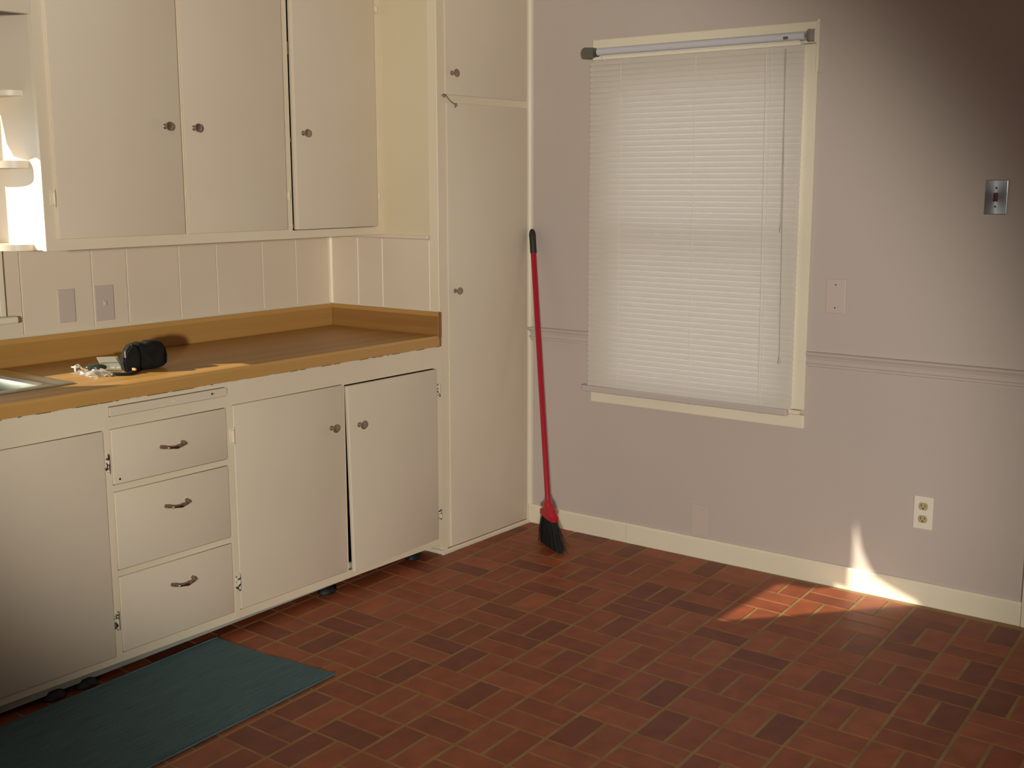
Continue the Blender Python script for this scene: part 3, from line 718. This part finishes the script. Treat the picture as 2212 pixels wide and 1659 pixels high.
for y0, y1, zb_ in ((-1.800, -1.803, 1.335), (-1.795, -1.816, .845)):
    mb = MB(); mb.tube([(-.054, y0, 1.985), (-.056, (y0 + y1) / 2, 1.6), (-.055, y1, zb_ + .02)], .0012, 6)
    mb.lathe((-.055, y1, zb_ + .022), (0, 0, -1), [(0, .0015), (.006, .003), (.022, .0052), (.030, .0052), (.031, 0)], 10)
    link('pull_cord', mb, 'rail', bl, smooth=True)

# roller shade rolled up above the blind
rs = thing('roller_shade', (-.045, -1.4, 2.0), 'rolled up pale roller shade with a dark grey end cap above the blind', 'roller shade')
link('roll', MB().cyl((-.048, -1.868, 2.026), (-.048, -.985, 2.026), .0150, 28), 'tube', rs, smooth=True)
mb = MB(); mb.prism([(-.955 + .025, 2.003), (-.972, 2.003), (-.972, 2.030), (-.968, 2.043), (-.930, 2.046), (-.918, 2.040), (-.912, 2.026), (-.917, 2.008)], 'x', -.066, -.020); link('end_cap', mb, 'grey_plastic', rs)
link('bracket', MB().box(-.066, -.0225, -1.892, -1.884, 2.008, 2.046, .001).box(-.0236, -.0225, -1.892, -1.866, 2.006, 2.050).cyl((-.048, -1.884, 2.026), (-.048, -1.866, 2.026), .006, 12), 'bracket', rs)
link('pin', MB().box(-.0655, -.062, -1.808, -1.790, 2.016, 2.026, .001), 'grey_plastic', rs)
link('hem_bar', MB().box(-.058, -.050, -1.850, -1.000, 2.0065, 2.0105, .001), 'white_plastic', rs)
link('hook', MB().tube([(-.060, -1.012, 2.020), (-.063, -1.012, 2.004), (-.060, -1.013, 1.990), (-.056, -1.013, 1.994)], .0013, 6), 'rail', rs)

# ------------------------------------------------------------------ plates
def wall_plate_r(name, y0, y1, z0, z1, mat, label, th=.006, cat='cover plate', group=None, org=None):
    t = thing(name, (-.0005, (y0 + y1) / 2, (z0 + z1) / 2), label, cat, group)
    return t, link('plate', MB().box(-th, -.0003, y0, y1, z0, z1, .0022, 2), mat, t)
t, p_ = wall_plate_r('switch_plate', -2.583, -2.508, 1.403, 1.517, 'plate_steel', 'shiny brushed steel light switch plate high on the lavender wall', .005, 'light switch')
link('toggle', MB().box(-.017, -.0045, -2.5505, -2.5415, 1.4515, 1.4700, .001).box(-.0058, -.0045, -2.5535, -2.5385, 1.446, 1.4745), 'toggle', t)
for z in (1.4905, 1.4290): link('screw', MB().lathe((-.0048, -2.546, z), (-1, 0, 0), [(0, .0036), (.001, .0034), (.0016, .0018), (.0017, 0)], 12), 'toggle', t)
t, p_ = wall_plate_r('blank_plate', -2.042, -1.968, 1.036, 1.161, 'lav_plate', 'blank cover plate painted lavender, just right of the window', .0045)
for z in (1.1405, 1.0560): link('screw', MB().cyl((-.0055, -2.0040, z), (-.0040, -2.0040, z), .0025, 10), 'dark', t)
t, p_ = wall_plate_r('blank_plate', -1.508, -1.432, .091, .2205, 'lav_plate', 'blank lavender cover plate low on the wall just above the baseboard', .005)
t, p_ = wall_plate_r('wall_outlet', -2.402, -2.333, .282, .402, 'white_plastic', 'white duplex outlet low on the lavender wall at the right', .0065, 'outlet')
for z in (.366, .319):
    f = MB(); pts = [(-2.3675 + .0165 * math.cos(a), z + max(-.0135, min(.0135, .0175 * math.sin(a)))) for a in [2 * PI * k / 28 for k in range(28)]]
    f.prism(pts, 'x', -.0085, -.006); rc = link('receptacle', f, 'almond', t)
    link('slot', MB().box(-.0089, -.0080, -2.3618, -2.3598, z - .001, z + .008).box(-.0089, -.0080, -2.3750, -2.3730, z - .001, z + .007).cyl((-.0089, -2.3675, z - .0075), (-.0080, -2.3675, z - .0075), .0028, 10), 'dark', rc)
link('screw', MB().cyl((-.0075, -2.3675, .3425), (-.0060, -2.3675, .3425), .0028, 10), 'white_plastic', t)
# two painted plates on the planks behind the counter
t = thing('blank_plate', (-1.861, 0, 1.095), 'narrow lavender grey blank plate on the planks, left of the pair behind the counter', 'cover plate')
link('plate', MB().box(-1.893, -1.829, -.0055, -.0002, 1.038, 1.1525, .002, 2), 'lav_plate', t)
t = thing('switch_plate', (-1.713, 0, 1.093), 'wider lavender grey switch plate on the planks, right of the pair behind the counter', 'light switch')
link('plate', MB().box(-1.7505, -1.6750, -.0055, -.0002, 1.031, 1.1555, .002, 2), 'lav_plate', t)
link('toggle', MB().box(-1.7165, -1.7085, -.012, -.005, 1.086, 1.100, .001).box(-1.7190, -1.7060, -.0065, -.005, 1.0815, 1.1045, .0006), 'lav_plate', t)

# ------------------------------------------------------------------ broom
br = thing('broom', (-.28, -.91, 0), 'red handled broom with black bristles leaning in the corner by the pantry', 'broom')
hb = Vector((-.280, -.912, .198)); ht = Vector((-.026, -.640, 1.312))
ax_h = (ht - hb).normalized()
link('handle', MB().cyl(hb - ax_h * .02, ht - ax_h * .095, .0120, 20), 'red', br, smooth=True)
mb = MB(); mb.lathe(ht - ax_h * .108, ax_h, [(0, .0128), (.006, .0142), (.070, .0142), (.078, .0150), (.088, .0140), (.100, .0115), (.108, .006), (.110, 0)], 20); link('grip', mb, 'grip', br, smooth=True)
capL = Vector((-.250, -.862, .155)); capR = Vector((-.302, -.968, .138)); wd = (capR - capL).normalized(); nrm = wd.cross(Vector((0, 0, 1))).normalized()
mid = (capL + capR) / 2 + Vector((0, 0, .002)); up_ = nrm.cross(wd).normalized()
if up_.z < 0: up_ = -up_
mb = MB(); mb.lathe(hb - ax_h * .030, ax_h, [(0, .0175), (.020, .0165), (.034, .0150), (.036, .0142)], 20)
def loft(mb, secs):
    """sections: list of (centre, half width along wd, half depth along nrm)"""
    R = []
    for c, w_, d_ in secs:
        R.append([mb.bm.verts.new(c + wd * (w_ * (abs(math.cos(a)) ** .6) * (1 if math.cos(a) >= 0 else -1)) + nrm * (d_ * (abs(math.sin(a)) ** .6) * (1 if math.sin(a) >= 0 else -1))) for a in [2 * PI * k / 20 for k in range(20)]])
    for A, B in zip(R, R[1:]):
        for i in range(20): mb.bm.faces.new((A[i], A[(i + 1) % 20], B[(i + 1) % 20], B[i]))
    mb.bm.faces.new(list(reversed(R[0]))); mb.bm.faces.new(R[-1])
base_c = mid - up_ * .012
loft(mb, [(base_c, .0610, .0215), (base_c + up_ * .016, .0610, .0215), (base_c + up_ * .018, .0500, .0185), (base_c + up_ * .040, .032, .0175), (hb - ax_h * .008, .0180, .0170)])
link('cap', mb, 'red_plastic', br, smooth=True)
# bristles: a dense tapered core plus separate fibres
fL, fR = Vector((-.203, -.822, .002)), Vector((-.304, -1.003, .002))
mb = MB()
secs = []
for t_ in (0, .35, .7, 1.0):
    a_ = (capL + wd * .008 - up_ * .006).lerp(fL, t_); b__ = (capR - wd * .008 - up_ * .006).lerp(fR, t_); c_ = (a_ + b__) / 2; hw = (b__ - a_) / 2
    if t_ == 1.0: c_.z = max(c_.z, .003)
    secs.append((c_, hw, .014 + .004 * t_))
R = []
for c_, hw, d_ in secs: R.append([mb.bm.verts.new(c_ + hw * math.cos(a) + nrm * d_ * math.sin(a)) for a in [2 * PI * k / 24 for k in range(24)]])
for A, B in zip(R, R[1:]):
    for i in range(24): mb.bm.faces.new((A[i], A[(i + 1) % 24], B[(i + 1) % 24], B[i]))
mb.bm.faces.new(list(reversed(R[0]))); mb.bm.faces.new(R[-1])
for v in mb.bm.verts: v.co.z = max(v.co.z, .002)
rb = random.Random(3)
for k in range(420):
    u = rb.random(); s_ = rb.uniform(-1, 1); out = rb.gauss(0, .006)
    top = capL.lerp(capR, .06 + u * .88) + nrm * (.012 * s_) - up_ * .008
    bot = fL.lerp(fR, u) + nrm * (.020 * s_ + out * .5) + wd * rb.gauss(0, .004)
    if k < 14: bot = fR + wd * rb.uniform(.0, .035) + nrm * rb.uniform(-.02, .03) + Vector((0, 0, rb.uniform(.0, .05)))
    bot.z = rb.uniform(.0008, .010) if k >= 14 else bot.z
    midp = top.lerp(bot, .55) + nrm * .003 * s_
    r_ = .0006
    mb.tube([top, midp, bot], r_, 3)
link('bristles', mb, 'bristle', br)['kind'] = 'stuff'

# ------------------------------------------------------------------ rug
rc_ = Vector((-1.768, -.607)); e1 = Vector((-.9976, -.0690)); e2 = Vector((-.0547, -.9985))
rg = bpy.data.objects.new('rug', None)
mb = MB(); nu, nv = 60, 30; LN, WDT = 1.10, .532; th_ = .006
g = {}
for i in range(nu + 1):
    for j in range(nv + 1):
        u, v = i / nu, j / nv
        x = u * LN; y = v * WDT
        wob = .0025 * math.sin(v * 9 + 1) + .002 * math.sin(v * 23)
        if j in (0, nv) and i == 0: pass
        z = th_ + .0012 * math.sin(u * 17 + v * 5) * math.sin(v * 11) + (.003 if (i == 0 and j in (0, nv)) else 0)
        xx = x - (wob if i == 0 else 0) - (.008 if (i == 0 and j in (0, nv)) else 0)
        yy = y + .002 * math.sin(u * 14)
        g[i, j] = mb.bm.verts.new((xx, -yy, z))
for i in range(nu):
    for j in range(nv): mb.bm.faces.new((g[i, j], g[i, j + 1], g[i + 1, j + 1], g[i + 1, j]))
bnd = [(i, 0) for i in range(nu)] + [(nu, j) for j in range(nv)] + [(i, nv) for i in range(nu, 0, -1)] + [(0, j) for j in range(nv, 0, -1)]
lo = [mb.bm.verts.new((g[b_].co.x, g[b_].co.y, .0022)) for b_ in bnd]
for k in range(len(bnd)):
    a_, b__ = bnd[k], bnd[(k + 1) % len(bnd)]; mb.bm.faces.new((g[a_], g[b__], lo[(k + 1) % len(bnd)], lo[k]))
mb.bm.faces.new(lo)
# local frame: +x runs from the near right end to the left, -y towards the room; mirror so that it matches the world axes
for v in mb.bm.verts: v.co.x = -v.co.x
bmesh.ops.recalc_face_normals(mb.bm, faces=mb.bm.faces)
me = bpy.data.meshes.new('weave'); mb.bm.to_mesh(me); mb.bm.free(); me.materials.append(M['rug'])
for p in me.polygons: p.use_smooth = True
me.set_sharp_from_angle(angle=math.radians(40))
col.objects.link(rg); tag(rg, 'teal blue woven rug on the brick floor in front of the drawers', 'rug')
rg.location = (rc_.x, rc_.y, 0); rg.rotation_euler = (0, 0, math.radians(3.6)); ORG[rg.name] = Vector(rg.location)
wv = bpy.data.objects.new('weave', me); col.objects.link(wv); wv.parent = rg
bd = MB()
bd.tube([(-x_ * LN / 12, -WDT - .001, .0055) for x_ in range(13)], .0036, 6); bd.tube([(-x_ * LN / 12, .001, .0055) for x_ in range(13)], .0036, 6)
me = bpy.data.meshes.new('bound_edge'); bd.bm.to_mesh(me); bd.bm.free(); me.materials.append(M['rug'])
wb = bpy.data.objects.new('bound_edge', me); col.objects.link(wb); wb.parent = rg

# ------------------------------------------------------------------ things on the counter
# black camera pouch
bg_ = thing('camera_pouch', (-1.86, -.39, CT1), 'small black fabric camera pouch on the countertop', 'pouch')
mb = MB(); bmesh.ops.create_cube(mb.bm, size=1.0)
bmesh.ops.subdivide_edges(mb.bm, edges=mb.bm.edges[:], cuts=7, use_grid_fill=True)
for v in mb.bm.verts:
    p = v.co.copy(); q_ = Vector((p.x, p.y, p.z)) * 2; n4 = (abs(q_.x) ** 4 + abs(q_.y) ** 4 + abs(q_.z) ** 4) ** .25
    q_ = q_ / max(n4, 1e-6) * max(abs(q_.x), abs(q_.y), abs(q_.z))
    x_, y_, z_ = q_.x, q_.y, q_.z
    hgt = 1.0 - .10 * math.exp(-((x_ + .28) / .12) ** 2) - .04 * x_ ** 2
    v.co = Vector((x_ * .058 * (1 + .04 * math.sin(z_ * 4)), y_ * .036 * (1 - .12 * z_), (.5 + .5 * z_) * .094 * hgt))
    v.co += Vector((math.sin(v.co.z * 90) * .0012, math.sin(v.co.x * 110) * .0015, 0))
rot = Matrix.Rotation(math.radians(-8), 4, 'Z')
for v in mb.bm.verts: v.co = rot @ v.co + Vector((-1.830, -.396, CT1))
link('pouch_body', mb, 'bag', bg_, smooth=True)
mb = MB(); mb.prism([(-.028, 0), (.018, 0), (.024, .05), (.012, .088), (-.006, .092), (-.022, .070), (-.034, .04)], 'y', -.03, .022)
bmesh.ops.bevel(mb.bm, geom=mb.bm.edges[:], offset=.006, segments=2, affect='EDGES')
for v in mb.bm.verts: v.co = Matrix.Rotation(math.radians(-20), 4, 'Z') @ v.co + Vector((-1.895, -.408, CT1 + .0005))
link('flap', mb, 'bag', bg_, smooth=True)
link('zip_pull', MB().box(-1.9345, -1.9300, -.4325, -.4290, CT1 + .050, CT1 + .072, .001), 'silver', bg_)
mb = MB(); mb.tube([(-1.781, -.405, CT1 + .072), (-1.770, -.410, CT1 + .062), (-1.766, -.414, CT1 + .040), (-1.769, -.414, CT1 + .018), (-1.779, -.412, CT1 + .008)], [.004, .006, .005, .006, .004], 8); link('side_loop', mb, 'bag', bg_, smooth=True)
mb = MB(); mb.tube([(-1.985, -.452, CT1 + .005), (-1.955, -.462, CT1 + .005), (-1.925, -.458, CT1 + .006), (-1.895, -.452, CT1 + .008), (-1.875, -.44, CT1 + .012)], [.004, .0048, .0048, .0048, .004], 6)
for v in mb.bm.verts: v.co.y = -.450 + (v.co.y + .455) * 2.6
link('strap', mb, 'bag', bg_, smooth=True)
link('strap_tag', MB().box(-1.921, -1.915, -.463, -.445, CT1 + .010, CT1 + .018, .001), 'label', bg_)
# silver plastic case leaning on the pouch
mb = MB()
c = [Vector((-1.950, -.333, CT1 + .005)), Vector((-1.905, -.375, CT1 + .005)), Vector((-1.881, -.312, CT1 + .040)), Vector((-1.933, -.270, CT1 + .040))]
nn = (c[1] - c[0]).cross(c[3] - c[0]).normalized()
A = [mb.bm.verts.new(p) for p in c]; B = [mb.bm.verts.new(p - nn * .005) for p in c]
for i in range(4): mb.bm.faces.new((A[i], A[(i + 1) % 4], B[(i + 1) % 4], B[i]))
mb.bm.faces.new(A); mb.bm.faces.new(list(reversed(B)))
bmesh.ops.bevel(mb.bm, geom=mb.bm.edges[:], offset=.0015, segments=2, affect='EDGES')
sc_ = thing('card_case', (-1.915, -.325, CT1), 'flat silver plastic case leaning against the black pouch', 'case')
link('shell', mb, 'silver', sc_, smooth=True)
gv = lambda a, b, off: tuple(c[0] + (c[1] - c[0]) * a + (c[3] - c[0]) * b + nn * off)
link('seam', MB().tube([gv(.03, .52, .0003), gv(.97, .52, .0003)], .0007, 6).tube([gv(.97, .05, .0003), gv(.97, .95, .0003)], .0010, 6), 'green_dark', sc_)
link('clip', MB().tube([gv(.45, .12, .001), gv(.62, .12, .001)], .0012, 6).tube([gv(.72, .12, .001), gv(.90, .12, .001)], .0012, 6), 'white_plastic', sc_)
# crumpled clear packaging with a dark green lens shaped piece inside
pk = thing('plastic_wrapper', (-1.985, -.36, CT1), 'crumpled clear plastic packaging on the counter beside the sink', 'packaging')
mb = MB(); rw = random.Random(11); nx, ny = 12, 9; gg = {}
for i in range(nx + 1):
    for j in range(ny + 1):
        u, v = i / nx, j / ny
        x_ = -2.045 + .072 * u + rw.uniform(-.003, .003); y_ = -.29 - .135 * v - .02 * u + rw.uniform(-.003, .003)
        edge = min(u, 1 - u, v, 1 - v)
        gg[i, j] = mb.bm.verts.new((x_, y_, CT1 + .0015 + min(edge * 5, 1) * (.010 + rw.uniform(-.006, .010))))
for i in range(nx):
    for j in range(ny): mb.bm.faces.new((gg[i, j], gg[i + 1, j], gg[i + 1, j + 1], gg[i, j + 1]))
link('film', mb, 'clear', pk)
mb = MB(); bmesh.ops.create_uvsphere(mb.bm, u_segments=20, v_segments=10, radius=1)
for v in mb.bm.verts: v.co = Matrix.Rotation(math.radians(-38), 4, 'Z') @ Vector((v.co.x * .034, v.co.y * .018, v.co.z * .012)) + Vector((-1.985, -.345, CT1 + .018))
link('lens', mb, 'green_dark', pk, smooth=True)
link('label', MB().box(-2.012, -1.975, -.330, -.305, CT1 + .012, CT1 + .0135), 'label', pk)
wc = link('twist_clip', MB().tube([(-2.024, -.290, CT1 + .004), (-2.012, -.272, CT1 + .018), (-1.996, -.262, CT1 + .020), (-1.990, -.280, CT1 + .006)], [.003, .004, .004, .003], 8).box(-2.022, -2.004, -.285, -.262, CT1 + .014, CT1 + .018, .001), 'white_plastic', pk, smooth=True)
mb = MB(); mb.tube([(-2.000 + .012 * math.cos(a), -.435 + .010 * math.sin(a), CT1 + .004 + .003 * math.sin(2 * a)) for a in [2 * PI * k / 16 for k in range(17)]], .0022, 6)
link('ring', mb, 'silver', pk, smooth=True)

# ground outside the windows
gd = link('ground', MB().box(-12, 12, .13, 14, -.6, -.5).box(.13, 14, -14, .13, -.6, -.5), 'soil'); struct(gd, 'ground outside the windows')
